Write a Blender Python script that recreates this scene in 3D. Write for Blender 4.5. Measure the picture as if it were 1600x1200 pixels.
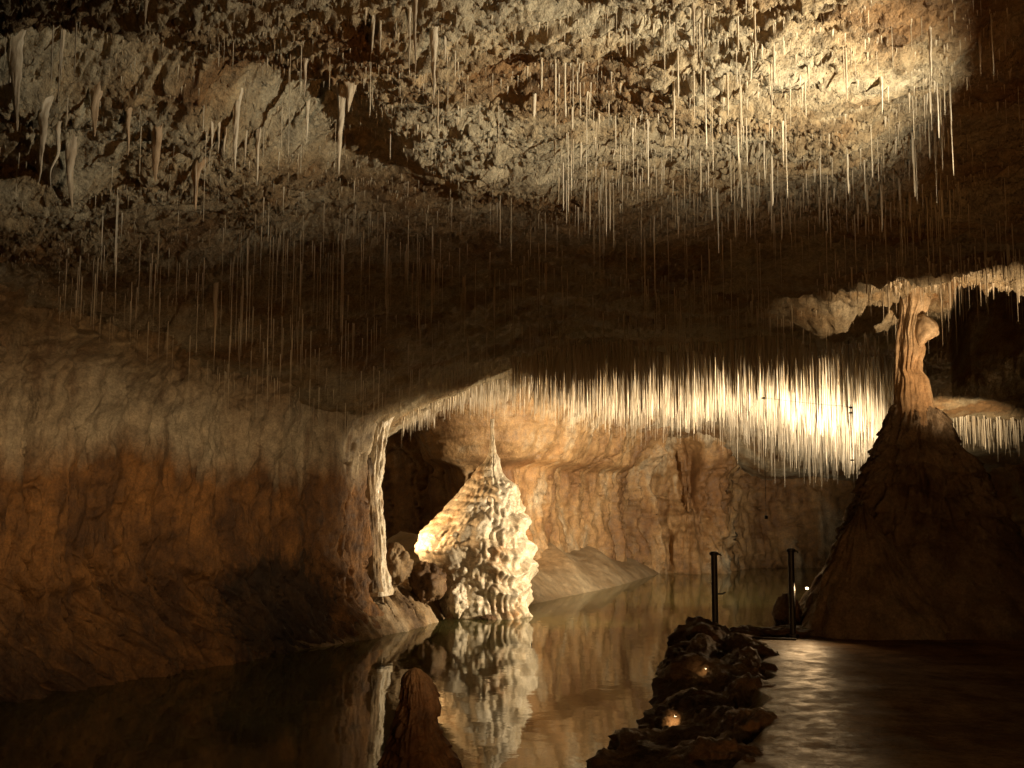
import bpy, math, random
import numpy as np
from mathutils import Vector, Matrix

SC = bpy.context.scene
COL = SC.collection
for o in list(bpy.data.objects):
    bpy.data.objects.remove(o, do_unlink=True)

# ------------------------------------------------------------------ camera, world, exposure
F = 1715.0                       # focal length in pixels of the 1600 x 1200 photograph
CAM = np.array([0.0, 0.0, 2.2])  # the water lies at z = 0
TH = math.atan(184.0 / F)        # pitched up
cd = bpy.data.cameras.new('camera')
cam = bpy.data.objects.new('camera', cd)
COL.objects.link(cam)
cd.sensor_width = 36.0
cd.lens = 36.0 * F / 1600.0
cd.clip_start = 0.05
cd.clip_end = 500.0
cam.location = CAM
cam.rotation_euler = (math.pi / 2 + TH, 0, 0)
SC.camera = cam

world = bpy.data.worlds.new('World')
SC.world = world
world.use_nodes = True
bg = world.node_tree.nodes['Background']
bg.inputs[0].default_value = (0.010, 0.006, 0.003, 1)   # underground: no sky, no sun
bg.inputs[1].default_value = 0.1

SC.view_settings.view_transform = 'Standard'
SC.view_settings.look = 'None'
SC.view_settings.exposure = 0.0
SC.view_settings.gamma = 1.0
SC.view_settings.use_curve_mapping = False
cy = SC.cycles
cy.use_denoising = True
try:
    cy.denoiser = 'OPENIMAGEDENOISE'
    cy.denoising_input_passes = 'RGB_ALBEDO_NORMAL'
except Exception:
    pass
cy.max_bounces = 5
cy.diffuse_bounces = 3
cy.glossy_bounces = 3
cy.transmission_bounces = 3
cy.transparent_max_bounces = 8
cy.sample_clamp_indirect = 3.0
cy.caustics_reflective = False
cy.caustics_refractive = False
cy.use_light_tree = True
cy.use_adaptive_sampling = True
cy.adaptive_threshold = 0.02

# ------------------------------------------------------------------ helpers
ST, CT = math.sin(TH), math.cos(TH)
def ray(px, py):
    u = (px - 800.0) / F
    v = (600.0 - py) / F
    return np.array([u, CT - v * ST, ST + v * CT])
def at(px, py, Y):
    d = ray(px, py)
    return CAM + d * (Y / d[1])
def onz(px, py, z):
    d = ray(px, py)
    return CAM + d * ((z - CAM[2]) / d[2])
def to_px(P):
    P = np.atleast_2d(P) - CAM
    dz = P[:, 1] * CT + P[:, 2] * ST
    up = -P[:, 1] * ST + P[:, 2] * CT
    return 800 + F * P[:, 0] / dz, 600 - F * up / dz, dz

rng = np.random.default_rng(7)
random.seed(7)
_perm = np.random.default_rng(3).permutation(512).astype(np.int32)
_perm = np.concatenate([_perm % 256, _perm % 256])[:1024]
_g = np.random.default_rng(5).normal(size=(256, 3)).astype(np.float32)
_g /= np.linalg.norm(_g, axis=1)[:, None]
def perlin(x, y, z):
    x = np.asarray(x, np.float32); y = np.asarray(y, np.float32); z = np.asarray(z, np.float32)
    x, y, z = np.broadcast_arrays(x, y, z)
    xi = np.floor(x); yi = np.floor(y); zi = np.floor(z)
    xf = x - xi; yf = y - yi; zf = z - zi
    xi = xi.astype(np.int32) & 255; yi = yi.astype(np.int32) & 255; zi = zi.astype(np.int32) & 255
    fu = xf * xf * xf * (xf * (xf * 6 - 15) + 10)
    fv = yf * yf * yf * (yf * (yf * 6 - 15) + 10)
    fw = zf * zf * zf * (zf * (zf * 6 - 15) + 10)
    def c(i, j, k):
        h = _perm[(_perm[(_perm[(xi + i) & 255] + yi + j) & 255] + zi + k) & 255]
        g = _g[h]
        return g[..., 0] * (xf - i) + g[..., 1] * (yf - j) + g[..., 2] * (zf - k)
    a = c(0, 0, 0); a += fu * (c(1, 0, 0) - a)
    b = c(0, 1, 0); b += fu * (c(1, 1, 0) - b)
    a += fv * (b - a)
    e = c(0, 0, 1); e += fu * (c(1, 0, 1) - e)
    d = c(0, 1, 1); d += fu * (c(1, 1, 1) - d)
    e += fv * (d - e)
    return (a + fw * (e - a)) * 1.6
def fbm(x, y, z, o=4, g=0.5, l=2.03):
    s = 0; a = 1.0
    for i in range(o):
        s = s + a * perlin(x + 17.3 * i, y - 9.1 * i, z + 5.7 * i)
        a *= g; x = x * l; y = y * l; z = z * l
    return s
def billow(x, y, z, o=3, g=0.5, l=2.1):
    s = 0; a = 1.0
    for i in range(o):
        s = s + a * (np.abs(perlin(x + 7.3 * i, y + 3.1 * i, z - 5.7 * i)) * 2 - 0.6)
        a *= g; x = x * l; y = y * l; z = z * l
    return s
def sstep(x, a, b):
    t = np.clip((np.asarray(x, float) - a) / (b - a), 0, 1)
    return t * t * (3 - 2 * t)

def new_obj(name, me, mat=None, parent=None):
    o = bpy.data.objects.new(name, me)
    COL.objects.link(o)
    if mat is not None and me is not None:
        me.materials.append(mat)
    if parent is not None:
        o.parent = parent
    return o
def mesh_np(name, V, Q, smooth=True):
    V = np.ascontiguousarray(V, np.float32).reshape(-1, 3)
    Q = np.ascontiguousarray(Q, np.int32)
    k = Q.shape[1]
    me = bpy.data.meshes.new(name)
    me.vertices.add(len(V)); me.vertices.foreach_set('co', V.ravel())
    me.loops.add(Q.size); me.loops.foreach_set('vertex_index', Q.ravel())
    me.polygons.add(len(Q))
    me.polygons.foreach_set('loop_start', np.arange(0, Q.size, k, dtype=np.int32))
    me.polygons.foreach_set('use_smooth', np.full(len(Q), smooth, dtype=bool))
    me.update(calc_edges=True)
    me.validate()
    return me
def grid_quads(nr, nc, wrap=False, flip=False):
    r = np.arange(nr - 1)[:, None]
    c = np.arange(nc if wrap else nc - 1)[None, :]
    c2 = (c + 1) % nc
    q = np.stack([r * nc + c, r * nc + c2, (r + 1) * nc + c2, (r + 1) * nc + c], -1).reshape(-1, 4)
    return q[:, ::-1] if flip else q
def grid_obj(name, V, mat, parent=None, wrap=False, flip=False, smooth=True):
    nr, nc = V.shape[:2]
    return new_obj(name, mesh_np(name, V, grid_quads(nr, nc, wrap, flip), smooth), mat, parent)
def tag(o, label=None, cat=None, group=None, kind=None):
    if label: o['label'] = label
    if cat: o['category'] = cat
    if group: o['group'] = group
    if kind: o['kind'] = kind
    return o
def structure(o, label):
    return tag(o, label, None, None, 'structure')
def empty(name, loc):
    o = bpy.data.objects.new(name, None)
    o.location = loc
    o.empty_display_size = 0.1
    COL.objects.link(o)
    return o
def catmull(P, n, coarse=0):
    P = np.asarray(P, float)
    d = np.concatenate([[0], np.cumsum(np.linalg.norm(np.diff(P, axis=0), axis=1) ** 0.7)])
    t = np.linspace(0, d[-1], n) if not coarse else np.concatenate([np.linspace(0, d[coarse], 40)[:-1], np.linspace(d[coarse], d[-1], n)])
    m = np.gradient(P, d, axis=0)
    i = np.clip(np.searchsorted(d, t, side='right') - 1, 0, len(P) - 2)
    h = (d[i + 1] - d[i])[:, None]; s = ((t - d[i]) / (d[i + 1] - d[i]))[:, None]
    return ((2 * s**3 - 3 * s**2 + 1) * P[i] + (s**3 - 2 * s**2 + s) * h * m[i]
            + (-2 * s**3 + 3 * s**2) * P[i + 1] + (s**3 - s**2) * h * m[i + 1])

# ------------------------------------------------------------------ materials
class NT:
    def __init__(s, name):
        s.m = bpy.data.materials.new(name); s.m.use_nodes = True
        s.t = s.m.node_tree; s.t.nodes.clear()
        s.out = s.n('ShaderNodeOutputMaterial')
    def n(s, k, **kw):
        x = s.t.nodes.new(k)
        for a, b in kw.items(): setattr(x, a, b)
        return x
    def l(s, a, b): s.t.links.new(a, b)
    def noise(s, vec, scale, detail=6, rough=0.6, dist=0.0):
        x = s.n('ShaderNodeTexNoise')
        x.inputs['Scale'].default_value = scale; x.inputs['Detail'].default_value = detail
        x.inputs['Roughness'].default_value = rough; x.inputs['Distortion'].default_value = dist
        s.l(vec, x.inputs['Vector']); return x.outputs['Fac']
    def ramp(s, fac, stops):
        x = s.n('ShaderNodeValToRGB'); e = x.color_ramp.elements
        while len(e) < len(stops): e.new(0.5)
        for el, (p, c) in zip(e, stops):
            el.position = p
            el.color = (c, c, c, 1) if isinstance(c, (int, float)) else (*c, 1)
        s.l(fac, x.inputs[0]); return x.outputs[0]
    def mix(s, fac, a, b, blend='MIX'):
        x = s.n('ShaderNodeMix', data_type='RGBA', blend_type=blend)
        for v, i in ((fac, 0), (a, 6), (b, 7)):
            if isinstance(v, (int, float)): x.inputs[i].default_value = v
            elif isinstance(v, tuple): x.inputs[i].default_value = (*v, 1)
            else: s.l(v, x.inputs[i])
        return x.outputs[2]
    def math(s, op, a, b=0.0):
        x = s.n('ShaderNodeMath', operation=op)
        for v, i in ((a, 0), (b, 1)):
            if isinstance(v, (int, float)): x.inputs[i].default_value = v
            else: s.l(v, x.inputs[i])
        return x.outputs[0]
    def scaled(s, vec, sc):
        x = s.n('ShaderNodeMapping'); x.inputs['Scale'].default_value = sc
        s.l(vec, x.inputs['Vector']); return x.outputs[0]
    def coord(s):
        return s.n('ShaderNodeNewGeometry').outputs['Position']

def rock(name, light, mid, dark, patch=0.8, bump=0.5, bscale=16, rough=(0.45, 0.8), stretch=(1, 1, 1), stain=None,
         patch_pos=(0.40, 0.52, 0.64), spec=0.4, obj=False, streak=0.0, soot=None):
    b = NT(name)
    pos = b.n('ShaderNodeTexCoord').outputs['Object'] if obj else b.coord()
    p = b.scaled(pos, stretch)
    big = b.noise(p, patch, 5, 0.62)
    col = b.ramp(big, [(patch_pos[0], dark), (patch_pos[1], mid), (patch_pos[2], light)])
    if stain:
        # an old water line: (height, half width, colour above, colour below)
        z0, hw, above, below = stain
        z = b.n('ShaderNodeSeparateXYZ'); b.l(pos, z.inputs[0])
        wob = b.noise(b.scaled(pos, (1.0, 1.0, 0.25)), 1.3, 4, 0.6)
        zz = b.math('ADD', z.outputs[2], b.math('MULTIPLY', b.math('SUBTRACT', wob, 0.5), 1.6))
        k = b.n('ShaderNodeMapRange'); k.inputs[1].default_value = z0 - hw; k.inputs[2].default_value = z0 + hw
        b.l(zz, k.inputs[0])
        ab = b.mix(b.ramp(big, [(0.42, 0.0), (0.6, 1.0)]), b.mix(0.45, above, mid), above)
        be = b.mix(b.ramp(b.noise(b.scaled(pos, (1, 1, 0.7)), 1.4, 4, 0.65), [(0.4, 0.0), (0.62, 1.0)]), dark, below)
        k2 = b.n('ShaderNodeMapRange'); k2.inputs[1].default_value = z0 + 0.75; k2.inputs[2].default_value = z0 + 1.5
        b.l(zz, k2.inputs[0])
        ab = b.mix(k2.outputs[0], ab, b.mix(b.ramp(big, [(0.42, 0.0), (0.6, 1.0)]), (0.27, 0.16, 0.07), (0.44, 0.34, 0.20)))
        col = b.mix(k.outputs[0], be, ab)
    if streak > 0:
        sv = b.noise(b.scaled(pos, (5.0, 5.0, 0.35)), 1.0, 3, 0.6)
        col = b.mix(b.math('MULTIPLY', b.ramp(sv, [(0.52, 0.0), (0.68, 1.0)]), streak), col, dark)
    mid_n = b.noise(pos, 5.0, 4, 0.7)
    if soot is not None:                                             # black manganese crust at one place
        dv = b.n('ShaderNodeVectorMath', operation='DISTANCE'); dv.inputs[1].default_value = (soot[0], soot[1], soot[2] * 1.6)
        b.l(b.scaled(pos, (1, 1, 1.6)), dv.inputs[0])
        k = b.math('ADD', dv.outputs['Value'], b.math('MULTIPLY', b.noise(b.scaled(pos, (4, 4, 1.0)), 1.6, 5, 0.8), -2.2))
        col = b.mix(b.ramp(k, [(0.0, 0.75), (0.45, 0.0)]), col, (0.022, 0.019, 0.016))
    col = b.mix(1.0, col, b.ramp(mid_n, [(0.3, 0.55), (0.7, 1.15)]), 'MULTIPLY')
    fine = b.noise(pos, 34.0, 2, 0.7)
    col = b.mix(0.6, col, b.ramp(fine, [(0.34, 0.5), (0.62, 1.1)]), 'MULTIPLY')
    bs = b.n('ShaderNodeBsdfPrincipled')
    b.l(col, bs.inputs['Base Color'])
    b.l(b.ramp(mid_n, [(0.35, rough[0]), (0.65, rough[1])]), bs.inputs['Roughness'])
    bs.inputs['Specular IOR Level'].default_value = spec
    bu = b.n('ShaderNodeBump'); bu.inputs['Strength'].default_value = bump; bu.inputs['Distance'].default_value = 0.05
    h = b.noise(p, bscale, 5, 0.72)
    b.l(h, bu.inputs['Height']); b.l(bu.outputs[0], bs.inputs['Normal'])
    b.l(bs.outputs[0], b.out.inputs[0])
    return b.m

CREAM = (0.62, 0.52, 0.37); BUFF = (0.42, 0.30, 0.17); OCHRE = (0.36, 0.17, 0.055); UMBER = (0.13, 0.065, 0.028); GREY = (0.40, 0.36, 0.29)
M = {}
M['ceiling'] = rock('ceiling_rock', (0.52, 0.44, 0.30), (0.42, 0.31, 0.175), (0.27, 0.15, 0.06), 0.8, 1.0, 20, patch_pos=(0.36, 0.47, 0.58))
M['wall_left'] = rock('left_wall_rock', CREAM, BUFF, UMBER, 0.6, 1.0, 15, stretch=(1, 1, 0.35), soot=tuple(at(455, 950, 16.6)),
                      stain=(2.78, 0.24, (0.62, 0.54, 0.40), (0.36, 0.175, 0.055)), streak=0.6)
M['wall_back'] = rock('back_wall_rock', (0.48, 0.40, 0.27), (0.36, 0.215, 0.09), (0.20, 0.10, 0.036), 0.5, 1.0, 7, streak=0.35, stretch=(1, 1, 0.55))
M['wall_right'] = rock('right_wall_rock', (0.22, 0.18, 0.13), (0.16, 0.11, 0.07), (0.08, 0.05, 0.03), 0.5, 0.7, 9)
M['flow'] = rock('flowstone', (0.74, 0.66, 0.53), (0.66, 0.56, 0.41), (0.45, 0.25, 0.11), 1.2, 0.25, 22, (0.22, 0.45), patch_pos=(0.32, 0.43, 0.57), spec=0.5)
M['column'] = rock('column_calcite', (0.64, 0.50, 0.34), (0.56, 0.41, 0.25), (0.42, 0.26, 0.13), 1.5, 0.4, 14, (0.4, 0.65), stretch=(1, 1, 0.3), obj=True)
M['mound'] = rock('mound_rock', (0.34, 0.25, 0.16), (0.27, 0.18, 0.10), (0.15, 0.085, 0.04), 0.9, 1.0, 9, (0.3, 0.65), stretch=(1, 1, 0.6))
M['flank'] = rock('flank_flowstone', (0.39, 0.285, 0.175), (0.32, 0.22, 0.125), (0.20, 0.125, 0.065), 1.4, 0.9, 12, (0.35, 0.65))
M['mud'] = rock('mud', (0.40, 0.31, 0.19), (0.34, 0.25, 0.145), (0.26, 0.18, 0.095), 0.7, 0.25, 14, (0.4, 0.7))
M['bed'] = rock('pool_bed_silt', (0.32, 0.29, 0.15), (0.24, 0.21, 0.11), (0.12, 0.10, 0.05), 0.5, 0.3, 6)
M['border'] = rock('border_rock', (0.26, 0.17, 0.09), (0.19, 0.11, 0.055), (0.10, 0.055, 0.025), 1.6, 0.8, 12, (0.4, 0.75))
M['brown'] = rock('brown_stalagmite', (0.33, 0.20, 0.10), (0.25, 0.14, 0.065), (0.14, 0.07, 0.03), 2.2, 0.5, 16, (0.35, 0.6))
M['bank'] = rock('bank_rock', (0.46, 0.36, 0.24), (0.33, 0.225, 0.12), (0.12, 0.075, 0.04), 1.3, 0.8, 9)
M['path'] = rock('wet_path', (0.30, 0.22, 0.13), (0.24, 0.165, 0.09), (0.15, 0.095, 0.048), 2.2, 0.28, 22, (0.30, 0.62), spec=0.5)

def tread_and_earth(m):
    """the trodden strip by the border stones is wet and worn; the ground beyond it is dry earth"""
    t = m.node_tree; N = t.nodes; bs = N['Principled BSDF']
    g = N.new('ShaderNodeNewGeometry'); sx = N.new('ShaderNodeSeparateXYZ'); t.links.new(g.outputs['Position'], sx.inputs[0])
    nz = N.new('ShaderNodeTexNoise'); nz.inputs['Scale'].default_value = 1.7; nz.inputs['Detail'].default_value = 5.0
    t.links.new(g.outputs['Position'], nz.inputs['Vector'])
    def mth(op, a, b):
        x = N.new('ShaderNodeMath'); x.operation = op
        for v, i in ((a, 0), (b, 1)):
            if isinstance(v, float): x.inputs[i].default_value = v
            else: t.links.new(v, x.inputs[i])
        return x.outputs[0]
    d = mth('ADD', mth('SUBTRACT', sx.outputs[0], mth('MULTIPLY', sx.outputs[1], 0.215)), mth('MULTIPLY', nz.outputs['Fac'], 0.9))
    k = N.new('ShaderNodeMapRange'); k.inputs[1].default_value = 1.05; k.inputs[2].default_value = 1.55; t.links.new(d, k.inputs[0])
    old = bs.inputs['Roughness'].links[0].from_socket
    mr = N.new('ShaderNodeMix'); t.links.new(k.outputs[0], mr.inputs[0]); t.links.new(old, mr.inputs[2]); mr.inputs[3].default_value = 0.95
    t.links.new(mr.outputs[0], bs.inputs['Roughness'])
    sp = N.new('ShaderNodeMapRange'); sp.inputs[3].default_value = 0.55; sp.inputs[4].default_value = 0.08; t.links.new(k.outputs[0], sp.inputs[0])
    t.links.new(sp.outputs[0], bs.inputs['Specular IOR Level'])
    oc = bs.inputs['Base Color'].links[0].from_socket
    mc = N.new('ShaderNodeMix'); mc.data_type = 'RGBA'; t.links.new(k.outputs[0], mc.inputs[0]); t.links.new(oc, mc.inputs[6])
    ec = N.new('ShaderNodeMix'); ec.data_type = 'RGBA'; ec.blend_type = 'MULTIPLY'; ec.inputs[0].default_value = 1.0
    t.links.new(oc, ec.inputs[6]); ec.inputs[7].default_value = (0.8, 0.62, 0.45, 1); t.links.new(ec.outputs[2], mc.inputs[7])
    t.links.new(mc.outputs[2], bs.inputs['Base Color'])
tread_and_earth(M['path'])

def calcite(name, c0, c1, trans):
    b = NT(name)
    pos = b.coord()
    col = b.mix(b.ramp(b.noise(b.scaled(pos, (8, 8, 2)), 1.0, 3, 0.6), [(0.35, 0.0), (0.62, 1.0)]), c1, c0)
    bs = b.n('ShaderNodeBsdfPrincipled'); b.l(col, bs.inputs['Base Color'])
    bs.inputs['Roughness'].default_value = 0.55
    bu = b.n('ShaderNodeBump'); bu.inputs['Strength'].default_value = 0.6; bu.inputs['Distance'].default_value = 0.012
    b.l(b.noise(b.scaled(pos, (1, 1, 0.5)), 45, 3, 0.65), bu.inputs['Height']); b.l(bu.outputs[0], bs.inputs['Normal'])
    tr = b.n('ShaderNodeBsdfTranslucent'); b.l(col, tr.inputs[0])
    mx = b.n('ShaderNodeMixShader'); mx.inputs[0].default_value = trans
    b.l(bs.outputs[0], mx.inputs[1]); b.l(tr.outputs[0], mx.inputs[2]); b.l(mx.outputs[0], b.out.inputs[0])
    return b.m
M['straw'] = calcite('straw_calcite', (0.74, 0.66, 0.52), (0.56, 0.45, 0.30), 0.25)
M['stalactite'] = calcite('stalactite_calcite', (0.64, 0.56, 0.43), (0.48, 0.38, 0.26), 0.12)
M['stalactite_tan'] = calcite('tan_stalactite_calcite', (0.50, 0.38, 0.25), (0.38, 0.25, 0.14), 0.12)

M['drip'] = calcite('drip_calcite', (0.58, 0.50, 0.37), (0.44, 0.34, 0.21), 0.1)

def plain(name, col, rough, metal=0.0, bump=0.0):
    b = NT(name)
    pos = b.n('ShaderNodeTexCoord').outputs['Object']
    bs = b.n('ShaderNodeBsdfPrincipled')
    n = b.noise(pos, 30, 5, 0.6)
    b.l(b.mix(b.ramp(n, [(0.35, 0.0), (0.65, 1.0)]), tuple(c * 0.7 for c in col), tuple(min(1, c * 1.2) for c in col)), bs.inputs['Base Color'])
    bs.inputs['Roughness'].default_value = rough; bs.inputs['Metallic'].default_value = metal
    b.l(bs.outputs[0], b.out.inputs[0]); return b.m
M['black'] = plain('black_painted_steel', (0.018, 0.016, 0.014), 0.45)
M['cable'] = plain('dark_cable', (0.03, 0.022, 0.015), 0.6)
M['flap'] = plain('matt_black_flap', (0.003, 0.003, 0.003), 0.95)
M['flap'].node_tree.nodes['Principled BSDF'].inputs['Specular IOR Level'].default_value = 0.05
M['housing'] = plain('lamp_housing', (0.03, 0.03, 0.03), 0.5)
def emis(name, col, st):
    b = NT(name); e = b.n('ShaderNodeEmission'); e.inputs[0].default_value = (*col, 1); e.inputs[1].default_value = st
    b.l(e.outputs[0], b.out.inputs[0]); b.m.cycles.emission_sampling = 'NONE'; return b.m
M['lens'] = emis('lit_lamp_glass', (1.0, 0.72, 0.38), 12.0)

def water_mat():
    b = NT('pool_water')
    pos = b.coord()
    tr = b.n('ShaderNodeBsdfTransparent'); tr.inputs[0].default_value = (0.46, 0.45, 0.22, 1)
    gl = b.n('ShaderNodeBsdfGlossy'); gl.inputs['Roughness'].default_value = 0.03
    gl.inputs['Color'].default_value = (0.93, 0.93, 0.9, 1)
    df = b.n('ShaderNodeBsdfDiffuse'); df.inputs[0].default_value = (0.17, 0.17, 0.065, 1)      # silt in the water
    mk = b.n('ShaderNodeMixShader'); mk.inputs[0].default_value = 0.5
    fr = b.n('ShaderNodeFresnel'); fr.inputs['IOR'].default_value = 1.34
    mx = b.n('ShaderNodeMixShader')
    bu = b.n('ShaderNodeBump'); bu.inputs['Strength'].default_value = 0.12; bu.inputs['Distance'].default_value = 0.02
    rip = b.math('ADD', b.noise(b.scaled(pos, (1.2, 1.0, 1)), 2.2, 3, 0.5), b.math('MULTIPLY', b.noise(b.scaled(pos, (1, 1.6, 1)), 9.0, 2, 0.5), 0.12))
    b.l(rip, bu.inputs['Height'])
    b.l(bu.outputs[0], gl.inputs['Normal']); b.l(bu.outputs[0], fr.inputs['Normal'])
    b.l(fr.outputs[0], mx.inputs[0]); b.l(tr.outputs[0], mk.inputs[1]); b.l(df.outputs[0], mk.inputs[2]); b.l(mk.outputs[0], mx.inputs[1]); b.l(gl.outputs[0], mx.inputs[2])
    b.l(mx.outputs[0], b.out.inputs[0]); return b.m
M['water'] = water_mat()

# ------------------------------------------------------------------ lamps (floodlights, most hidden behind rock; some are added fills)
def box_verts(x0, x1, y0, y1, z0, z1):
    v = [(x, y, z) for z in (z0, z1) for y in (y0, y1) for x in (x0, x1)]
    f = [(0, 2, 3, 1), (4, 5, 7, 6), (0, 1, 5, 4), (2, 6, 7, 3), (0, 4, 6, 2), (1, 3, 7, 5)]
    return v, f
def boxes_mesh(name, boxes):
    V = []; Q = []
    for b in boxes:
        v, f = box_verts(*b); k = len(V); V += v; Q += [[i + k for i in q] for q in f]
    return mesh_np(name, np.array(V), np.array(Q), False)
def floodlight(loc, aim, power, col, cone, blend, label, size=0.10, radius=0.05, name='floodlight'):
    """A floodlight in a ribbed housing on a bracket; its light leaves through the glass."""
    root = empty(name, loc)
    tag(root, label, 'lamp', 'cave floodlights')
    d = Vector(aim) - Vector(loc)
    rot = d.to_track_quat('-Z', 'Y').to_matrix().to_4x4()
    s = size
    hb = [(-s, s, -s * 0.8, s * 0.8, 0.0, s * 0.9)] + [(-s * 0.95, s * 0.95, y - s * 0.05, y + s * 0.05, s * 0.9, s * 1.2) for y in np.linspace(-s * 0.6, s * 0.6, 5)]
    h = new_obj('housing', boxes_mesh('housing', hb), M['housing'], root); h.matrix_local = rot
    lens = new_obj('lens', boxes_mesh('lens', [(-s * 0.85, s * 0.85, -s * 0.65, s * 0.65, -0.012, -0.002)]), M['lens'], h)
    br = new_obj('bracket', boxes_mesh('bracket', [(-s * 1.15, -s * 1.03, -s * 0.15, s * 0.15, -s * 1.5, s * 0.3), (s * 1.03, s * 1.15, -s * 0.15, s * 0.15, -s * 1.5, s * 0.3),
                                                   (-s * 1.15, s * 1.15, -s * 0.15, s * 0.15, -s * 1.62, -s * 1.5)]), M['housing'], root)
    br.matrix_local = Matrix.Rotation(math.atan2(d.y, d.x) - math.pi / 2, 4, 'Z')
    if size > 0.03:                                                  # a pole down to the ground
        gz = 0.55 if loc[0] > np.interp(loc[1], [0, 13, 20], [0.7, 3.0, 6.0]) else -0.6
        V = np.array([(x, y, z) for z in (gz - loc[2], -size * 1.62) for x, y in ((0.012, 0.012), (-0.012, 0.012), (-0.012, -0.012), (0.012, -0.012))])
        new_obj('stand_pole', mesh_np('stand_pole', V, np.array([(0, 1, 5, 4), (1, 2, 6, 5), (2, 3, 7, 6), (3, 0, 4, 7)]), False), M['housing'], root)
    ld = bpy.data.lights.new('floodlight_beam', 'SPOT')
    ld.energy = power; ld.color = col; ld.spot_size = math.radians(cone); ld.spot_blend = blend; ld.shadow_soft_size = radius
    lo = bpy.data.objects.new('floodlight_beam', ld); COL.objects.link(lo)
    lo.parent = root
    lo.matrix_local = rot @ Matrix.Translation((0, 0, -0.03 - radius * 0.2))
    return root

WARM = (1.0, 0.63, 0.30); GOLD = (1.0, 0.54, 0.20); PALE = (1.0, 0.77, 0.48)
LC = np.array([3.3, 4.8, 2.8])
key = floodlight(tuple(LC), (1.7, 7.4, 4.9), 1500, (1.0, 0.88, 0.64), 112, 1.0, 'floodlight on right wall shining along the near ceiling', radius=0.022)
def added_flap(lamp, L, P1, P2, frac, out, width, ext=0.5):
    """an unseen flap added to the floodlight to cut its beam along the line P1-P2"""
    P1, P2 = np.array(P1), np.array(P2)
    L0 = L
    L = L + np.array([c for c in lamp.children if c.type == 'LIGHT'][0].matrix_local.translation)
    e1 = L + frac * (P1 - L); e2 = L + frac * (P2 - L); d = e2 - e1
    e1 = e1 - d * ext; e2 = e2 + d * ext; w = np.array(out, float); w *= width / np.linalg.norm(w)
    n = np.cross(d, w); n *= 0.004 / np.linalg.norm(n)
    V = np.array([p + k * n for k in (-1, 1) for p in (e1, e2, e2 + w, e1 + w)]) - L0
    Q = np.array([(0, 3, 2, 1), (4, 5, 6, 7), (0, 1, 5, 4), (1, 2, 6, 5), (2, 3, 7, 6), (3, 0, 4, 7)])
    new_obj('added_flap', mesh_np('added_flap', V, Q, False), M['flap'], lamp)
added_flap(key, LC, onz(1395, -200, 4.9), onz(1395, 190, 4.85), 0.075, (1.0, -0.1, -0.35), 0.24)
added_flap(key, LC, onz(1480, 200, 4.9), onz(150, 350, 4.8), 0.03, (0.1, 0.5, -0.6), 0.2)
LL = np.array([3.4, 3.0, 2.3])
wall_lamp = floodlight(tuple(LL), tuple(at(260, 650, 14.0)), 3300, (1.0, 0.68, 0.36), 46, 1.0, 'floodlight on right wall aimed across the pool at the left wall', radius=0.05)
added_flap(wall_lamp, LL, at(-100, 545, 12.3), at(590, 640, 18.8), 0.03, (0.0, 0.0, 1.0), 0.35)  # unseen flaps added to fade the wall's top and foot
added_flap(wall_lamp, LL, at(-100, 1010, 12.0), at(560, 950, 18.0), 0.022, (0.0, 0.0, -1.0), 0.25)
floodlight((4.22, 15.0, 1.05), (0.0, 21.7, 1.7), 280, PALE, 22, 0.7, 'added fill light behind the left flank of the mound aimed at the pale stalagmite', 0.05, 0.03)  # hidden fill added to lift the stalagmite's front
floodlight(tuple(at(1261, 919, 13.3)), (2.5, 10.4, 0.6), 22, WARM, 110, 0.8, 'small lit lamp glowing at the foot of the dark mound', 0.017, 0.02)
floodlight((0.34, 25.2, 1.0), (1.0, 28.6, 2.2), 420, (1.0, 0.55, 0.20), 75, 0.8, 'floodlight behind the pale stalagmite washing the orange wall')
floodlight((-2.72, 20.75, 1.62), (-1.3, 21.6, 1.9), 420, WARM, 80, 0.5, 'floodlight in the recess behind the end of the left wall', 0.07)
LS = np.array([6.85, 20.1, 1.7])
straw_lamp = floodlight(tuple(LS), (4.5, 24.6, 3.9), 9500, (1.0, 0.83, 0.59), 100, 0.9, 'floodlight behind the mound aimed up at the straws', radius=0.02)
floodlight((5.95, 19.0, 1.35), (-0.5, 20.9, 1.9), 4400, PALE, 52, 0.6, 'floodlight behind the mound aimed across the pool at the pale stalagmite')
floodlight((0.36, 24.6, 0.95), (2.4, 24.2, 4.0), 2600, PALE, 80, 0.8, 'added fill light behind the pale stalagmite aimed up at the left straws', 0.07)  # extra lamp added to carry the curtain's glow further left
floodlight((8.6, 21.4, 2.3), (10.2, 26.5, 4.6), 1200, PALE, 50, 0.6, 'floodlight far right behind the mound aimed up')
floodlight((6.3, 10.6, 1.15), (5.55, 14.3, 4.95), 1900, (1.0, 0.70, 0.40), 36, 0.8, 'floodlight by right wall aimed up at the knobbed column')
floodlight((3.75, 1.6, 1.1), (4.4, 13.0, 2.0), 150, GOLD, 60, 1.0, 'added dim fill light near the visitor aimed at the mound')  # out-of-view fill added to brighten mound and column base
floodlight((1.3, 2.2, 0.80), (0.4, 11.6, 4.9), 270, (1.0, 0.44, 0.13), 90, 1.0, 'added dim amber fill light beside the visitor aimed at the ceiling')  # unseen fill added to warm and lift the dark ceiling

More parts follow.
